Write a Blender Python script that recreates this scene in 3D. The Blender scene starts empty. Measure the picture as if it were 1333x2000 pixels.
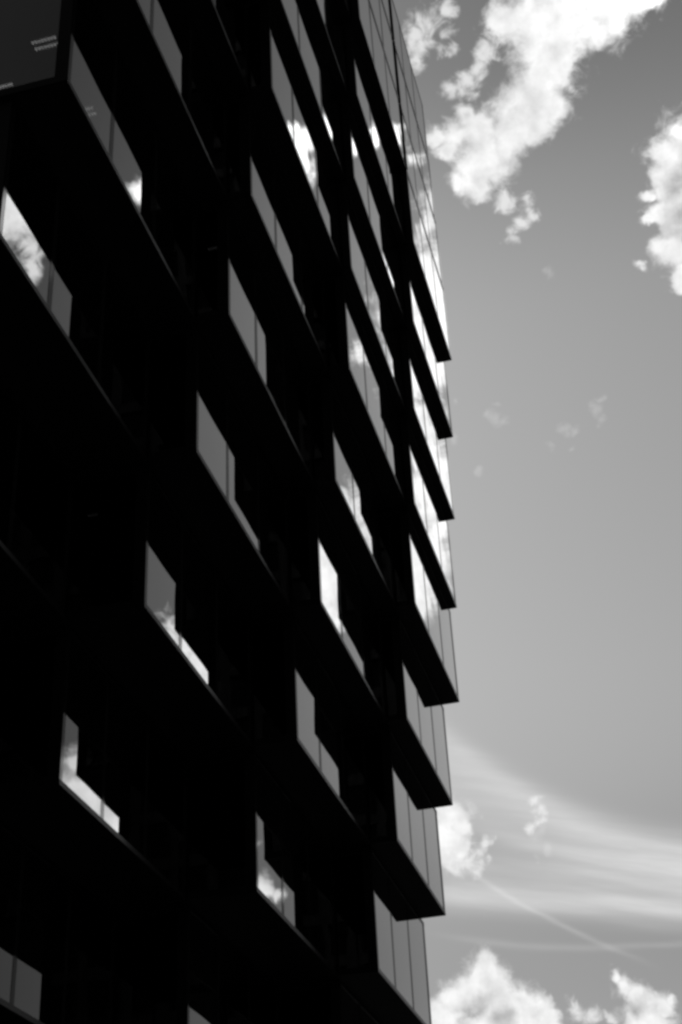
import bpy, bmesh, math, random
from mathutils import Vector, Matrix
R = math.radians
random.seed(7)
sc = bpy.context.scene
col = sc.collection

# ------------------------------------------------------------------ camera
cam_data = bpy.data.cameras.new('camera')
cam = bpy.data.objects.new('camera', cam_data)
col.objects.link(cam)
AX, AY, AZ = (0.96594, 0.25463, -0.04616), (0.17800, -0.52428, 0.83273), (0.18784, -0.81258, -0.55175)
EYE = 1.6
cam.matrix_world = Matrix(((AX[0], AY[0], AZ[0], 0), (AX[1], AY[1], AZ[1], 0), (AX[2], AY[2], AZ[2], EYE), (0, 0, 0, 1)))
cam_data.sensor_fit = 'VERTICAL'
cam_data.sensor_height = 36
cam_data.sensor_width = 24
cam_data.lens = 52.56
cam_data.clip_start = 0.1
cam_data.clip_end = 6000
sc.camera = cam

# ------------------------------------------------------------------ sky, sun, exposure
SUN_EL, SUN_AZ = R(46), R(-62)           # azimuth measured from +Y towards +X: behind the tower
SUN_DIR = Vector((math.sin(SUN_AZ) * math.cos(SUN_EL), math.cos(SUN_AZ) * math.cos(SUN_EL), math.sin(SUN_EL)))
SKY_STRENGTH = 0.15
CLOUD_WHITE = 0.90

CUMULUS = [(0.0537,0.6313,0.7737,0.0188), (0.0656,0.6340,0.7706,0.0106), (0.0447,0.6405,0.7667,0.0151),
    (0.0334,0.6339,0.7727,0.0221), (0.0200,0.6365,0.7710,0.0229), (0.0306,0.6460,0.7628,0.0140),
    (0.0070,0.6367,0.7711,0.0243), (-0.0054,0.6345,0.7729,0.0199), (-0.0226,0.6312,0.7753,0.0122),
    (-0.0020,0.6496,0.7602,0.0232), (0.0120,0.6497,0.7601,0.0141), (-0.0049,0.6612,0.7502,0.0200),
    (-0.0114,0.6709,0.7415,0.0195), (-0.0195,0.6766,0.7360,0.0163), (-0.0012,0.6762,0.7367,0.0084),
    (-0.0253,0.6732,0.7390,0.0202), (-0.0344,0.6823,0.7303,0.0164), (-0.0172,0.6806,0.7324,0.0131),
    (-0.0501,0.6781,0.7333,0.0165), (-0.0668,0.6771,0.7329,0.0112), (-0.0767,0.6757,0.7332,0.0079),
    (-0.0594,0.6689,0.7410,0.0079), (-0.0501,0.6901,0.7220,0.0192), (-0.0385,0.6911,0.7217,0.0119),
    (-0.0603,0.6964,0.7151,0.0146), (-0.0471,0.6978,0.7147,0.0119), (-0.0678,0.6985,0.7124,0.0093),
    (-0.0571,0.7030,0.7089,0.0080), (-0.0723,0.6843,0.7256,0.0080), (0.0757,0.7054,0.7047,0.0209),
    (0.0659,0.7135,0.6975,0.0166), (0.0699,0.7297,0.6802,0.0210), (0.0597,0.7060,0.7057,0.0115),
    (0.0520,0.7154,0.6968,0.0077), (0.0541,0.7224,0.6893,0.0083), (0.0459,0.7231,0.6892,0.0048),
    (0.0503,0.7310,0.6805,0.0077), (0.0457,0.7328,0.6789,0.0045), (0.0587,0.7486,0.6604,0.0141),
    (0.0623,0.7598,0.6472,0.0109), (0.0508,0.7456,0.6645,0.0077), (0.0374,0.7521,0.6580,0.0045),
    (0.0701,0.6984,0.7123,0.0070), (-0.1503,0.9174,0.3686,0.0113), (-0.1456,0.9213,0.3606,0.0073),
    (-0.1553,0.9224,0.3536,0.0133), (-0.1601,0.9154,0.3693,0.0201), (-0.1489,0.9248,0.3501,0.0060),
    (-0.1424,0.9517,0.2721,0.0143), (-0.1510,0.9515,0.2682,0.0097), (-0.1348,0.9538,0.2685,0.0110),
    (-0.1512,0.9519,0.2667,0.0130), (-0.1616,0.9516,0.2614,0.0117), (-0.1676,0.9529,0.2528,0.0149),
    (-0.1757,0.9517,0.2519,0.0129), (-0.1326,0.9558,0.2623,0.0116), (-0.1235,0.9580,0.2587,0.0116),
    (-0.1147,0.9605,0.2535,0.0109), (-0.1092,0.9627,0.2477,0.0096), (-0.1147,0.9632,0.2431,0.0134),
    (-0.1366,0.9595,0.2462,0.0224), (-0.1489,0.9626,0.2264,0.0319), (-0.1039,0.9650,0.2408,0.0057),
    (-0.0627,0.9615,0.2675,0.0054), (-0.0580,0.9633,0.2620,0.0082), (-0.0518,0.9649,0.2575,0.0095),
    (-0.0459,0.9669,0.2510,0.0094), (-0.0393,0.9681,0.2474,0.0081), (-0.0321,0.9676,0.2506,0.0044),
    (-0.0350,0.9689,0.2450,0.0056), (-0.0529,0.9688,0.2423,0.0125), (-0.0703,0.9676,0.2424,0.0050),
    (-0.0459,0.9704,0.2372,0.0137), (-0.0528,0.9730,0.2247,0.0218),
    (0.1665,0.6581,0.7343,0.0106), (0.1700,0.6507,0.7401,0.0046), (0.1597,0.6556,0.7381,0.0080),
    (0.1460,0.6539,0.7424,0.0073), (0.1329,0.6677,0.7325,0.0060), (0.1173,0.6677,0.7351,0.0063),
    (0.1047,0.6683,0.7365,0.0060), (0.0933,0.6797,0.7275,0.0066), (0.3510,0.6263,0.6961,0.0160),
    (0.3427,0.6299,0.6970,0.0129), (0.2724,0.6476,0.7117,0.0092), (0.2630,0.6537,0.7096,0.0093),
    (0.1082,0.7559,0.6457,0.0332), (0.0997,0.7419,0.6630,0.0250), (0.1154,0.7498,0.6515,0.0285),
    (0.1209,0.7707,0.6256,0.0238), (0.1103,0.7763,0.6207,0.0102), (0.1274,0.8210,0.5565,0.0205),
    (0.1176,0.8142,0.5685,0.0150), (0.1270,0.8326,0.5391,0.0150), (0.1432,0.8431,0.5183,0.0259),
    (0.1493,0.8525,0.5010,0.0184), (0.1253,0.7293,0.6727,0.0108), (0.1117,0.7640,0.6355,0.0238),
    (0.1241,0.8079,0.5762,0.0136), (0.2038,0.8365,0.5086,0.0239), (0.2032,0.8275,0.5233,0.0185),
    (0.2041,0.8444,0.4953,0.0123), (0.1157,0.8234,0.5555,0.0164), (0.2992,0.8318,0.4675,0.0196),
    (0.3104,0.8226,0.4764,0.0135), (0.2917,0.8411,0.4555,0.0135), (0.3803,0.8406,0.3857,0.0300),
    (0.3652,0.8525,0.3740,0.0203), (0.3802,0.8288,0.4105,0.0098), (0.3605,0.8596,0.3620,0.0164),
    (0.2724,0.9028,0.3327,0.0086), (0.2644,0.9061,0.3303,0.0066), (0.2797,0.9016,0.3299,0.0066)]
WISPS = [(-0.0768,0.6283,0.7742,0.0130), (-0.0692,0.6226,0.7795,0.0123), (-0.0826,0.6344,0.7686,0.0098),
    (-0.0831,0.6268,0.7747,0.0098), (-0.0588,0.6261,0.7775,0.0078), (-0.0623,0.6340,0.7708,0.0078),
    (-0.0550,0.6196,0.7830,0.0065), (-0.0537,0.6518,0.7565,0.0098), (-0.0456,0.6491,0.7593,0.0085),
    (-0.0615,0.6556,0.7526,0.0092), (-0.0537,0.6604,0.7490,0.0066), (-0.0335,0.6413,0.7666,0.0110),
    (-0.0411,0.6422,0.7654,0.0071), (-0.0458,0.7115,0.7012,0.0086), (-0.0308,0.7161,0.6974,0.0073),
    (-0.0310,0.7218,0.6914,0.0066), (-0.0394,0.7250,0.6876,0.0073), (-0.0426,0.7302,0.6819,0.0053),
    (0.0127,0.6694,0.7428,0.0042), (-0.0217,0.6338,0.7732,0.0129), (-0.1453,0.9283,0.3421,0.0133),
    (-0.1301,0.9276,0.3502,0.0066), (-0.1336,0.9290,0.3452,0.0079), (-0.1389,0.9312,0.3371,0.0086),
    (-0.1281,0.9308,0.3423,0.0046), (-0.0955,0.9221,0.3750,0.0053), (-0.0938,0.9246,0.3693,0.0053),
    (-0.0965,0.9266,0.3635,0.0050), (-0.1007,0.9274,0.3602,0.0050), (-0.0826,0.9660,0.2449,0.0108),
    (-0.0913,0.9639,0.2501,0.0083),
    (0.1643,0.6678,0.7260,0.0133), (0.3416,0.6450,0.6836,0.0149), (0.3474,0.6534,0.6726,0.0130),
    (0.1000,0.7257,0.6807,0.0202), (0.0944,0.7153,0.6924,0.0134), (0.1767,0.8155,0.5512,0.0205),
    (0.1242,0.7976,0.5902,0.0205), (0.1603,0.7547,0.6362,0.0102), (0.3088,0.8180,0.4853,0.0148),
    (0.2754,0.8915,0.3596,0.0050), (0.1211,0.7879,0.6038,0.0204), (0.1737,0.8277,0.5336,0.0137)]
FAINT = [(-0.0817,0.7994,0.5952,0.0034), (-0.0776,0.8006,0.5941,0.0047), (-0.0731,0.8030,0.5914,0.0041),
    (-0.0752,0.7965,0.6000,0.0034), (-0.0106,0.8066,0.5910,0.0050), (-0.0083,0.8113,0.5846,0.0043),
    (-0.0064,0.8041,0.5945,0.0036), (-0.0325,0.8114,0.5836,0.0050), (-0.0257,0.8117,0.5835,0.0033),
    (-0.0425,0.8160,0.5765,0.0044), (-0.0299,0.8173,0.5754,0.0033), (-0.0917,0.8172,0.5689,0.0037),
    (-0.1040,0.8008,0.5899,0.0048), (-0.1021,0.7893,0.6055,0.0041), (-0.0892,0.9338,0.3466,0.0039),
    (-0.0987,0.9349,0.3410,0.0033), (-0.0238,0.7481,0.6632,0.0046), (-0.0961,0.9294,0.3564,0.0066)]
THICK = [(0.0679,0.7183,0.6924,0.0204), (0.0747,0.7099,0.7003,0.0209), (0.0687,0.7307,0.6792,0.0191),
    (0.0622,0.7222,0.6889,0.0128), (-0.1363,0.9592,0.2477,0.0109), (-0.1493,0.9547,0.2576,0.0090),
    (-0.0537,0.9676,0.2468,0.0075),
    (0.1647,0.6714,0.7226,0.0154), (0.1520,0.6663,0.7300,0.0080), (0.3412,0.6488,0.6802,0.0162),
    (0.3506,0.6556,0.6688,0.0162), (0.1761,0.8137,0.5540,0.0171)]

# gnomonic frame about one fixed direction of the sky, for the high streaky cloud
CIR = ((-0.0812, 0.93423, 0.3473), (0.99624, 0.08659, 0.0), (0.03007, -0.346, 0.93775))
# curve (b = c2 a2 + c1 a + c0), half width, brightness, a from, a to
STREAKS = [((2.7136, -0.6274, 0.0225), 0.0100, 0.26, -0.09, 0.12),
           ((2.3, -0.58, 0.0130), 0.0120, 0.26, -0.10, 0.12),
           ((2.2, -0.50, -0.0030), 0.0200, 0.24, -0.13, 0.12),
           ((0.6035, -0.3119, -0.0041), 0.0050, 0.16, -0.045, 0.12),
           ((-0.1525, -0.1795, -0.018), 0.0085, 0.26, -0.10, 0.13),
           ((-0.1047, -0.1703, -0.0358), 0.0090, 0.52, -0.10, 0.13),
           ((0.9124, -0.1119, -0.0642), 0.0022, 0.11, -0.08, 0.10),
           ((1.1791, -0.6072, -0.0542), 0.0020, 0.15, -0.075, 0.036)]

world = bpy.data.worlds.new("World")
sc.world = world
world.use_nodes = True
nt = world.node_tree
nt.nodes.clear()
L = nt.links.new


def nd(kind, **kw):
    n = nt.nodes.new(kind)
    for k, v in kw.items():
        setattr(n, k, v)
    return n


def put(sock, v):
    if isinstance(v, (int, float, tuple, list, Vector)):
        sock.default_value = v
    else:
        L(v, sock)


def m(op, a, b=None, c=None, clamp=False):
    n = nd('ShaderNodeMath', operation=op, use_clamp=clamp)
    put(n.inputs[0], a)
    if b is not None:
        put(n.inputs[1], b)
    if c is not None:
        put(n.inputs[2], c)
    return n.outputs[0]


def vm(op, a, b=None, scale=None):
    n = nd('ShaderNodeVectorMath', operation=op)
    put(n.inputs[0], a)
    if b is not None:
        put(n.inputs[1], b)
    if scale is not None:
        put(n.inputs['Scale'], scale)
    return n.outputs['Value' if op in ('DISTANCE', 'DOT_PRODUCT', 'LENGTH') else 'Vector']


def smooth(v, lo, hi):
    n = nd('ShaderNodeMapRange', interpolation_type='SMOOTHSTEP')
    put(n.inputs[0], v)
    n.inputs[1].default_value = lo
    n.inputs[2].default_value = hi
    return n.outputs[0]


def noise(vec, scale, detail=6, rough=0.55, color=False, dist=0.0):
    n = nd('ShaderNodeTexNoise')
    put(n.inputs['Vector'], vec)
    n.inputs['Scale'].default_value = scale
    n.inputs['Detail'].default_value = detail
    n.inputs['Roughness'].default_value = rough
    n.inputs['Distortion'].default_value = dist
    return n.outputs['Color' if color else 'Fac']


tc = nd('ShaderNodeTexCoord')
d = tc.outputs['Generated']
sky = nd('ShaderNodeTexSky', sky_type='NISHITA')
sky.sun_disc = False
sky.sun_elevation = SUN_EL
sky.sun_rotation = SUN_AZ
sky.altitude = 50
sky.air_density = 1.0
sky.dust_density = 1.2
sky.ozone_density = 1.0
# black-and-white picture taken through an orange filter: one grey channel
sep = nd('ShaderNodeSeparateColor')
L(sky.outputs[0], sep.inputs[0])
grey = m('ADD', m('MULTIPLY', sep.outputs[0], 0.62), m('MULTIPLY', sep.outputs[1], 0.38))

# how the sky's grey runs from the horizon up to the zenith under this filter and the thin high haze
sepd = nd('ShaderNodeSeparateXYZ')
L(d, sepd.inputs[0])
ramp = nd('ShaderNodeValToRGB')
ramp.color_ramp.interpolation = 'B_SPLINE'
stops = [(0.0, 0.72), (0.26, 0.66), (0.32, 0.74), (0.38, 1.04), (0.45, 1.19), (0.56, 1.19), (0.65, 1.20), (0.71, 0.94), (0.76, 0.64), (0.84, 0.54), (1.0, 0.50)]
el = ramp.color_ramp.elements
while len(el) < len(stops):
    el.new(0.5)
for e, (pos, v) in zip(el, stops):
    e.position = pos
    e.color = (v / 1.25, v / 1.25, v / 1.25, 1)
L(m('MAXIMUM', sepd.outputs[2], 0.0), ramp.inputs[0])
grey = m('MULTIPLY', grey, m('MULTIPLY', ramp.outputs[0], 1.25))

# warped direction for the billowing outlines
w1 = vm('SCALE', vm('SUBTRACT', noise(d, 26, 3, 0.5, True), (0.5, 0.5, 0.5)), scale=0.020)
w2 = vm('SCALE', vm('SUBTRACT', noise(d, 95, 3, 0.55, True), (0.5, 0.5, 0.5)), scale=0.010)
dw = vm('ADD', vm('ADD', d, w1), w2)


def field(blobs, k=0.35):
    out = None
    for x, y, z, r in blobs:
        v = m('MULTIPLY_ADD', vm('DISTANCE', dw, (x, y, z)), -1.0 / r, 1.0)
        out = v if out is None else m('SMOOTH_MAX', out, v, k)
    return out


fbm = noise(dw, 40, 12, 0.64)
big = noise(d, 24, 5, 0.5)
F = m('MAXIMUM', field(CUMULUS), -2.0)
dens = m('ADD', F, m('MULTIPLY', m('SUBTRACT', fbm, 0.5), 1.75))
dens_a = smooth(dens, -0.08, 0.62)
W = m('MAXIMUM', field(WISPS), -2.0)
wisp_n = noise(d, 85, 8, 0.62, dist=0.6)
wdens = m('ADD', W, m('MULTIPLY', m('SUBTRACT', wisp_n, 0.5), 2.4))
wisp_a = m('MULTIPLY', smooth(wdens, -0.05, 1.0), 0.78)
# further fair-weather cumulus over the rest of the sky (round the sides and behind)
rest_n = noise(d, 3.4, 8, 0.55)
away = smooth(vm('DOT_PRODUCT', d, (0.05, 0.85, 0.5)), 0.80, 0.45)
rest_a = m('MULTIPLY', smooth(rest_n, 0.66, 0.74), away)

# relief: the side towards the sun is brighter
lit = m('SUBTRACT', noise(vm('ADD', d, tuple(SUN_DIR * -0.006)), 60, 6, 0.55), noise(vm('ADD', d, tuple(SUN_DIR * 0.006)), 60, 6, 0.55))
core = smooth(dens, 0.45, 1.3)
thick = smooth(m('ADD', field(THICK), m('MULTIPLY', m('SUBTRACT', fbm, 0.5), 1.2)), -0.25, 1.1)
shade = m('MAXIMUM', m('MULTIPLY', core, m('MULTIPLY', smooth(big, 0.42, 0.70), 0.55)), thick)
cval = m('SUBTRACT', m('ADD', CLOUD_WHITE, m('MULTIPLY', lit, 0.55)), m('MULTIPLY', shade, 0.46))
cval = m('MAXIMUM', cval, 0.35)
# clouds opposite the sun show their lit side
facing = smooth(vm('DOT_PRODUCT', d, (-math.sin(SUN_AZ), -math.cos(SUN_AZ), 0.0)), -0.33, 0.0)
gain = m('MULTIPLY_ADD', facing, 2.5, 1.0)
cval = m('MULTIPLY', cval, gain)

# high streaks
ax = vm('DOT_PRODUCT', d, CIR[0])
safe = m('MAXIMUM', ax, 0.05)
a = m('DIVIDE', vm('DOT_PRODUCT', d, CIR[1]), safe)
b = m('DIVIDE', vm('DOT_PRODUCT', d, CIR[2]), safe)
comb = nd('ShaderNodeCombineXYZ')
L(a, comb.inputs[0])
L(m('MULTIPLY', m('ADD', b, m('MULTIPLY', a, 0.22)), 9.0), comb.inputs[1])
fib = noise(comb.outputs[0], 14, 6, 0.55)
bw = m('ADD', b, m('MULTIPLY', m('SUBTRACT', noise(comb.outputs[0], 9, 3, 0.5), 0.5), 0.006))
streak = None
for (c2, c1, c0), hw, amp, a0, a1 in STREAKS:
    cy = m('MULTIPLY_ADD', m('MULTIPLY_ADD', a, c2, c1), a, c0)
    off = m('DIVIDE', m('SUBTRACT', bw, cy), hw)
    g = m('EXPONENT', m('MULTIPLY', m('MULTIPLY', off, off), -1.0))
    ends = m('MULTIPLY', smooth(a, a0 - 0.02, a0 + 0.03), smooth(a, a1 + 0.02, a1 - 0.03))
    g = m('MULTIPLY', m('MULTIPLY', g, ends), amp)
    streak = g if streak is None else m('ADD', streak, g)
streak = m('MULTIPLY', streak, smooth(ax, 0.6, 0.9))
streak = m('MULTIPLY', streak, m('MULTIPLY_ADD', fib, 1.1, 0.40), clamp=True)


def mixf(fac, x, y):
    return m('ADD', m('MULTIPLY', x, m('SUBTRACT', 1.0, fac)), m('MULTIPLY', y, fac))


val = mixf(streak, grey, 0.85 / SKY_STRENGTH)
val = mixf(rest_a, val, 0.85 / SKY_STRENGTH)
val = mixf(wisp_a, val, m('MULTIPLY', gain, 0.92 / SKY_STRENGTH))
val = mixf(m('MULTIPLY', smooth(m('ADD', field(FAINT), m('MULTIPLY', m('SUBTRACT', wisp_n, 0.5), 2.4)), -0.1, 1.0), 0.16), val, 0.95 / SKY_STRENGTH)
veil = m('MULTIPLY', smooth(m('ADD', F, m('MULTIPLY', m('SUBTRACT', wisp_n, 0.5), 2.6)), -0.30, 0.75), 0.55)
val = mixf(veil, val, m('MULTIPLY', gain, 0.86 / SKY_STRENGTH))
val = mixf(dens_a, val, m('MULTIPLY', cval, 1.0 / SKY_STRENGTH))
bg = nd('ShaderNodeBackground')
L(val, bg.inputs[0])
bg.inputs[1].default_value = SKY_STRENGTH
out = nd('ShaderNodeOutputWorld')
L(bg.outputs[0], out.inputs[0])

sun_data = bpy.data.lights.new('sun', 'SUN')
sun_data.energy = 3.0
sun_data.angle = R(0.5)
sun_data.color = (1.0, 0.985, 0.96)
sun = bpy.data.objects.new('sun', sun_data)
col.objects.link(sun)
sun.rotation_euler = SUN_DIR.to_track_quat('Z', 'Y').to_euler()

vs = sc.view_settings
vs.view_transform = 'Standard'
vs.look = 'None'
vs.exposure = 0.0
vs.gamma = 1.0
vs.use_curve_mapping = False
sc.render.engine = 'CYCLES'
sc.cycles.pixel_filter_type = 'BLACKMAN_HARRIS'
sc.cycles.filter_width = 2.9             # soft lens
sc.cycles.max_bounces = 6
sc.cycles.transparent_max_bounces = 12


# ------------------------------------------------------------------ materials
def mat(name):
    mm = bpy.data.materials.new(name)
    mm.use_nodes = True
    mm.node_tree.nodes.clear()
    return mm, mm.node_tree


def tn(t, kind, **kw):
    n = t.nodes.new(kind)
    for k, v in kw.items():
        setattr(n, k, v)
    return n


def plain(name, value, rough, spec=0.5, nscale=3.0, namp=0.25, bump=0.0):
    mm, t = mat(name)
    p = tn(t, 'ShaderNodeBsdfPrincipled')
    o = tn(t, 'ShaderNodeOutputMaterial')
    n = tn(t, 'ShaderNodeTexNoise')
    n.inputs['Scale'].default_value = nscale
    n.inputs['Detail'].default_value = 6
    c = tn(t, 'ShaderNodeTexCoord')
    t.links.new(c.outputs['Object'], n.inputs['Vector'])
    r = tn(t, 'ShaderNodeMapRange')
    r.inputs[3].default_value = value * (1 - namp)
    r.inputs[4].default_value = value * (1 + namp)
    t.links.new(n.outputs['Fac'], r.inputs[0])
    t.links.new(r.outputs[0], p.inputs['Base Color'])
    p.inputs['Roughness'].default_value = rough
    p.inputs['Specular IOR Level'].default_value = spec
    if bump:
        bn = tn(t, 'ShaderNodeBump')
        bn.inputs['Strength'].default_value = bump
        t.links.new(n.outputs['Fac'], bn.inputs['Height'])
        t.links.new(bn.outputs[0], p.inputs['Normal'])
    t.links.new(p.outputs[0], o.inputs[0])
    return mm


def glass_material():
    mm, t = mat('tinted_glass')
    o = tn(t, 'ShaderNodeOutputMaterial')
    fr = tn(t, 'ShaderNodeFresnel')
    fr.inputs['IOR'].default_value = 1.5
    k = tn(t, 'ShaderNodeMath', operation='MULTIPLY', use_clamp=True)
    k.inputs[1].default_value = 2.4      # coated double glazing: two panes, stronger at a slant
    pw = tn(t, 'ShaderNodeMath', operation='POWER')
    pw.inputs[1].default_value = 1.25
    t.links.new(fr.outputs[0], pw.inputs[0])
    t.links.new(pw.outputs[0], k.inputs[0])
    tr = tn(t, 'ShaderNodeBsdfTransparent')
    tr.inputs[0].default_value = (0.10, 0.10, 0.10, 1)
    gl = tn(t, 'ShaderNodeBsdfGlossy')
    gl.inputs['Roughness'].default_value = 0.012
    gl.inputs['Color'].default_value = (1, 1, 1, 1)
    c = tn(t, 'ShaderNodeTexCoord')
    n = tn(t, 'ShaderNodeTexNoise')
    n.inputs['Scale'].default_value = 0.55
    n.inputs['Detail'].default_value = 1
    t.links.new(c.outputs['Object'], n.inputs['Vector'])
    bn = tn(t, 'ShaderNodeBump')
    bn.inputs['Strength'].default_value = 0.0022
    bn.inputs['Distance'].default_value = 1.0
    t.links.new(n.outputs['Fac'], bn.inputs['Height'])
    t.links.new(bn.outputs[0], gl.inputs['Normal'])
    mx = tn(t, 'ShaderNodeMixShader')
    t.links.new(k.outputs[0], mx.inputs[0])
    t.links.new(tr.outputs[0], mx.inputs[1])
    t.links.new(gl.outputs[0], mx.inputs[2])
    t.links.new(mx.outputs[0], o.inputs[0])
    return mm


GLASS = glass_material()
FRAME = plain('dark_anodised_metal', 0.005, 0.04, 0.14, 8, 0.2)
SILL = plain('satin_dark_metal', 0.006, 0.28, 0.17, 8, 0.25)
TRIM = plain('matt_black_trim', 0.006, 0.7, 0.05, 8, 0.2)
SOFFIT = plain('black_soffit_panel', 0.010, 0.75, 0.10, 2.5, 0.3)
CEIL = plain('dark_ceiling_board', 0.06, 0.8, 0.2)
WALL = plain('dark_inner_wall', 0.08, 0.8, 0.2)
ROOF = plain('roof_gravel', 0.12, 0.9, 0.2, 40, 0.5, 0.3)
ASPHALT = plain('asphalt', 0.045, 0.9, 0.25, 6, 0.35, 0.2)
STONE = plain('dark_stone_cladding', 0.07, 0.7, 0.3, 1.5, 0.3)


def lamp(name, strength):
    mm, t = mat(name)
    e = tn(t, 'ShaderNodeEmission')
    e.inputs['Color'].default_value = (1, 1, 1, 1)
    e.inputs['Strength'].default_value = strength
    t.links.new(e.outputs[0], tn(t, 'ShaderNodeOutputMaterial').inputs[0])
    return mm


lamp_m = lamp('lit_louvre', 2.0)
lamp_dim = lamp('dimmed_louvre', 0.12)
lamp_faint = lamp('faintest_louvre', 0.05)


# ------------------------------------------------------------------ mesh helpers
class MB:
    def __init__(self):
        self.v, self.f = [], []

    def box(self, x0, x1, y0, y1, z0, z1):
        i = len(self.v)
        self.v += [(x0, y0, z0), (x1, y0, z0), (x1, y1, z0), (x0, y1, z0), (x0, y0, z1), (x1, y0, z1), (x1, y1, z1), (x0, y1, z1)]
        self.f += [tuple(i + q for q in g) for g in ((3, 2, 1, 0), (4, 5, 6, 7), (0, 1, 5, 4), (1, 2, 6, 5), (2, 3, 7, 6), (3, 0, 4, 7))]
        return self

    def build(self, name, material, parent=None, loc=(0, 0, 0), rot=(0, 0, 0)):
        me = bpy.data.meshes.new(name)
        me.from_pydata(self.v, [], self.f)
        me.materials.append(material)
        me.update()
        o = bpy.data.objects.new(name, me)
        col.objects.link(o)
        o.location = loc
        o.rotation_euler = rot
        if parent:
            o.parent = parent
        return o


def empty(name, loc, label, cat, group=None):
    o = bpy.data.objects.new(name, None)
    col.objects.link(o)
    o.location = loc
    o['label'] = label
    o['category'] = cat
    if group:
        o['group'] = group
    return o


# ------------------------------------------------------------------ ground
g = MB()
g.v = [(-2500, -2500, 0), (2500, -2500, 0), (2500, 2500, 0), (-2500, 2500, 0)]
g.f = [(0, 1, 2, 3)]
go = g.build('ground', ASPHALT)
go['kind'] = 'structure'

# ------------------------------------------------------------------ the tower
H = 3.8
Z0 = 12.761 + EYE
KLO, KHI = -3, 10
# outward position of the glass face by step number (bay + storey): every storey leans out over the one below
FACE = {-4: -24.8, -3: -22.0, -2: -19.4, -1: -16.9, 0: -14.5, 1: -12.55, 2: -10.68, 3: -9.45, 4: -8.59, 5: -7.95, 6: -7.31, 7: -7.02, 8: -6.71, 9: -6.41}


def face(s):
    return FACE[s] if s < 10 else -6.10 + 0.004 * min(s - 10, 3)


def along(table, k, lo):
    """position of a bay's front along the street for storey k (storeys shift slightly, one over the other)"""
    if k < 0:
        return table[0] - lo * k
    return table[min(k, len(table) - 1)]


TAB = [([18.9], 0.0),
       ([18.93, 18.80, 18.68, 18.57, 18.50, 18.45, 18.42], 0.12),
       ([26.85, 26.63, 26.48, 26.31, 26.24, 26.21, 26.19, 26.17, 26.16, 26.14, 26.12], 0.2),
       ([34.66, 34.44, 34.20, 33.98, 33.82, 33.68, 33.60, 33.59, 33.57, 33.54, 33.50], 0.22),
       ([42.48, 42.33, 42.03, 41.64, 41.50, 41.35, 41.18, 41.10, 41.07, 41.04, 41.00], 0.25),
       ([50.15, 49.72, 49.44, 49.16, 48.94, 48.71, 48.56, 48.41, 48.32, 48.22, 48.13], 0.4)]
CORE_X = -34.0
tower = empty('office_tower', (-20, 30, 0), 'black glass tower seen from below, its storeys stepping out in bays', 'building')
T = Vector((-20, 30, 0))
RAIL, POST, MULL, PR = 0.13, 0.14, 0.19, 0.012


def pane(bay, x0, x1, y0, y1, z0, z1, side=3):
    """a sheet of glass with its own slight tilt; two of the three extents are the face, the third its thickness"""
    cx, cy, cz = (x0 + x1) / 2, (y0 + y1) / 2, (z0 + z1) / 2
    mb = MB().box(x0 - cx, x1 - cx, y0 - cy, y1 - cy, z0 - cz, z1 - cz)
    mb.f = [mb.f[side]]
    o = mb.build('pane', GLASS, bay, Vector((cx, cy, cz)) - T, (R(random.gauss(0, 0.03)), R(random.gauss(0, 0.03)), R(random.gauss(0, 0.05))))
    return o


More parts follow.
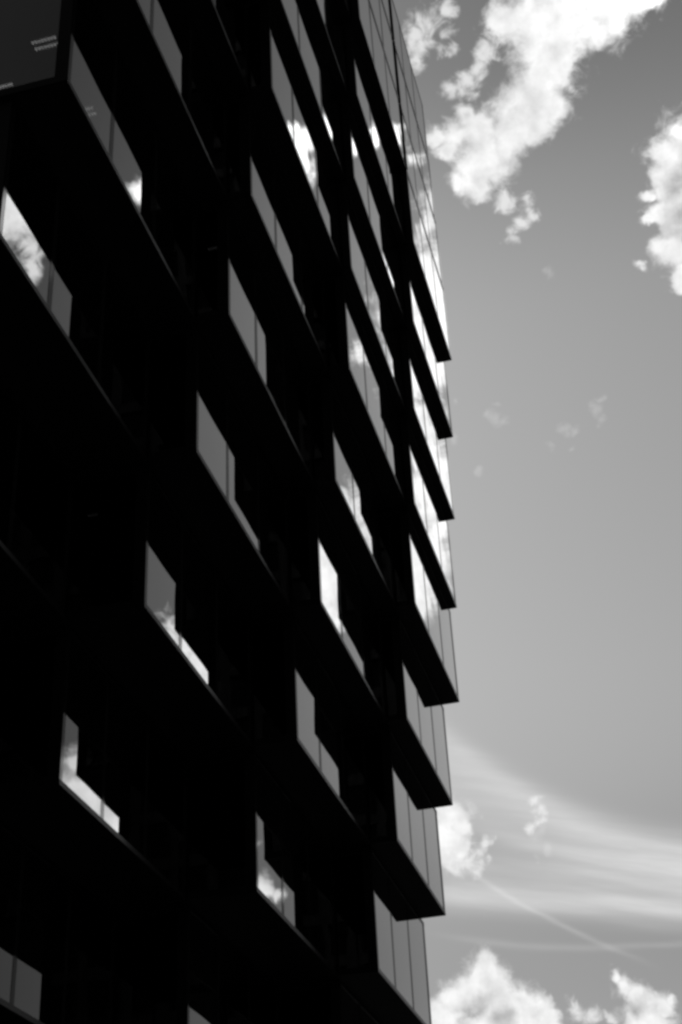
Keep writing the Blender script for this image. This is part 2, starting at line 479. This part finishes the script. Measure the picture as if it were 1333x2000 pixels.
for k in range(KLO, KHI + 1):
    zb = Z0 + k * H
    zt = zb + H
    for j in range(1, 5):                    # four bays along the street side, nearest first
        n = face(j - 1 + k) - 0.02
        u0, u1 = along(*TAB[j][:1], k, TAB[j][1]), along(*TAB[j + 1][:1], k, TAB[j + 1][1])
        n_prev = face(j - 2 + k) if j > 1 else CORE_X
        # slab whose underside is the soffit over the storey below
        sf = MB().box(CORE_X, n - 0.012, u0 + 0.012, u1 - 0.004, zb, zb + 0.13).build('soffit', SOFFIT, tower, -T)
        ce = MB().box(CORE_X, n - 0.06, u0 + 0.06, u1 - 0.02, zt - 0.14, zt - 0.006).build('ceiling_slab', CEIL, tower, -T)
        fr = MB()
        # street face: rails, posts, two mullions
        sill = MB().box(n - 0.12, n + PR, u0, u1 - 0.002, zb + 0.004, zb + RAIL)
        fr.box(n - 0.12, n + PR, u0, u1 - 0.002, zt - RAIL - 0.005, zt - 0.008)
        fr.box(n - 0.12, n + PR - 0.003, u0 + 0.002, u0 + POST, zb + RAIL, zt - RAIL - 0.005)
        fr.box(n - 0.12, n + PR - 0.003, u1 - POST - 0.13, u1 - 0.012, zb + RAIL, zt - RAIL - 0.005)
        span = u1 - u0
        cuts = [u0 + POST, u0 + span * 0.298, u0 + span * 0.632, u1 - POST - 0.13]
        for cu in cuts[1:3]:
            fr.box(n - 0.10, n + PR - 0.006, cu - MULL / 2, cu + MULL / 2, zb + RAIL, zt - RAIL - 0.005)
        # front face (towards the viewer), only where it stands proud of the bay before it
        x0 = n_prev + 0.04 if j > 1 else CORE_X + 2
        wide = n - x0
        if wide > 0.12:
            fr.box(x0, n - 0.122, u0 - 0.02, u0 + 0.10, zb + 0.004, zb + RAIL)
            fr.box(x0, n - 0.122, u0 - 0.02, u0 + 0.10, zt - RAIL - 0.005, zt - 0.008)
        bay = fr.build('glazed_bay', FRAME, tower, -T)
        sill.build('sill_rail', SILL, bay)
        tr = MB()
        if wide > 0.4:
            tr.box(n - 0.27, n - 0.004, u0 - 0.035, u0 - 0.022, zb + 0.006, zt - 0.01)
            tr.box(x0, n - 0.272, u0 - 0.034, u0 - 0.022, zb + 0.006, zb + 0.20)
            tr.box(x0, n - 0.272, u0 - 0.034, u0 - 0.022, zt - 0.20, zt - 0.01)
        else:
            tr.box(x0, n - 0.004, u0 - 0.035, u0 - 0.022, zb + 0.006, zt - 0.01)
        tr.build('end_trim', TRIM, bay)
        for i in range(3):
            a0 = cuts[i] + (MULL / 2 if i else 0)
            a1 = cuts[i + 1] - (MULL / 2 if i < 2 else 0)
            o = pane(bay, n - 0.05, n, a0, a1, zb + RAIL, zt - RAIL - 0.005)
            o.location += T
        if wide > 0.25:
            cnt = 1 if j > 1 else 7
            for i in range(cnt):
                p0 = x0 + (wide - 0.122) * i / cnt
                p1 = x0 + (wide - 0.122) * (i + 1) / cnt
                o = pane(bay, p0 + (0.03 if i else 0), p1 - 0.03, u0, u0 + 0.05, zb + RAIL, zt - RAIL - 0.005, 2)
                o.location += T
        if j == 4:
            MB().box(CORE_X, n - 0.03, u1 - 0.05, u1 - 0.022, zb + 0.12, zt - 0.12).build('end_wall', WALL, tower, -T)
zr = Z0 + (KHI + 1) * H
u_end = along(*TAB[5][:1], KHI, 0)
MB().box(CORE_X, -6.25, 18.6, u_end - 0.15, zr, zr + 0.06).build('roof', ROOF, tower, -T)
MB().box(CORE_X - 10, CORE_X - 0.01, 18.6, 50, 0, zr + 0.05).build('core_wall', WALL, tower, -T)
MB().box(CORE_X, -25.5, 20, 50, 0.0, Z0 + KLO * H - 0.01).build('ground_storey', STONE, tower, -T)


# ------------------------------------------------------------------ added unseen blocks behind the viewer, sized to darken what the end panes mirror
def reflection_block(x0, x1, y0, y1, h, label):
    root = empty('dark_reflection_block', ((x0 + x1) / 2, (y0 + y1) / 2, 0), label, 'building')
    o = -Vector(root.location)
    MB().box(x0, x1, y0, y1 - 0.3, 0, h).build('wall', STONE, root, o)
    MB().box(x0 - 0.4, x1 + 0.4, y0 - 0.4, y1 + 0.1, h, h + 0.7).build('roof', ROOF, root, o)
    nx = round((x1 - x0) / 3)
    piers = MB()
    for i in range(nx + 1):
        cx = x0 + (x1 - x0 - 0.7) * i / nx
        piers.box(cx, cx + 0.7, y1 - 0.3, y1 + 0.02, 0, h - 0.1)
    for q in range(int(h / 3.7)):
        piers.box(x0, x1, y1 - 0.298, y1 - 0.02, q * 3.7, q * 3.7 + 0.9)
    piers.build('facade_grid', STONE, root, o)
    gz = MB()
    gz.v = [(x0, y1 - 0.29, 0.2), (x1, y1 - 0.29, 0.2), (x1, y1 - 0.29, h - 0.2), (x0, y1 - 0.29, h - 0.2)]
    gz.f = [(3, 2, 1, 0)]
    gz.build('glazing', GLASS, root, o)


reflection_block(-78, -31, -55, -30, 62, 'lower dark stone block added out of view, darkening the reflections in the end panes')
reflection_block(-30.5, 48, -58, -30, 112, 'tall dark stone block added out of view, darkening the reflections in the end panes')


# ------------------------------------------------------------------ lit ceiling lights inside
def ceiling_light(x, y, z, rows, count, label, half=0.30, lamp=None):
    root = empty('ceiling_light', (x, y, z), label, 'ceiling light', 'lit ceiling lights inside the tower')
    h = MB().box(-half - 0.05, half + 0.05, -0.11 * rows, 0.11 * rows, 0.03, 0.10).build('housing', CEIL, root)
    for rr in range(rows):
        for i in range(count):
            cx = -half + 2 * half * (i + 0.5) / count
            cy = (rr - (rows - 1) / 2) * 0.18
            w = half / count * 0.55
            f = MB()
            for sx in (-1, 1):
                b0 = len(f.v)
                t = 0.012
                f.v += [(cx, cy + 0.05, -0.0), (cx + sx * w, cy - 0.03, 0.0), (cx + sx * w, cy - 0.03 - t, 0.0), (cx, cy + 0.05 - t * 1.6, 0.0),
                        (cx, cy + 0.05, 0.03), (cx + sx * w, cy - 0.03, 0.03), (cx + sx * w, cy - 0.03 - t, 0.03), (cx, cy + 0.05 - t * 1.6, 0.03)]
                f.f += [tuple(b0 + q for q in gg) for gg in ((3, 2, 1, 0), (4, 5, 6, 7), (0, 1, 5, 4), (1, 2, 6, 5), (2, 3, 7, 6), (3, 0, 4, 7))]
            f.build('louvre', lamp or lamp_m, root)
    return root


ceiling_light(-10.79, 19.98, 27.45 + EYE, 2, 8, 'longest two-row ceiling light behind the grey end pane at the top corner')
ceiling_light(-12.25, 20.91, 27.45 + EYE, 2, 8, 'two-row ceiling light behind the lower edge of the grey end pane', 0.28)
ceiling_light(-10.59, 22.09, 27.45 + EYE, 2, 3, 'small pale ceiling light behind the long window below the grey end pane', 0.10)
ceiling_light(-9.33, 27.30, 27.45 + EYE, 1, 5, 'faint short ceiling light row in the black bay left of the middle windows', 0.16, lamp_dim)
ceiling_light(-12.42, 27.48, 19.85 + EYE, 1, 4, 'faintest ceiling light row, low in the black wall on the left', 0.13, lamp_faint)
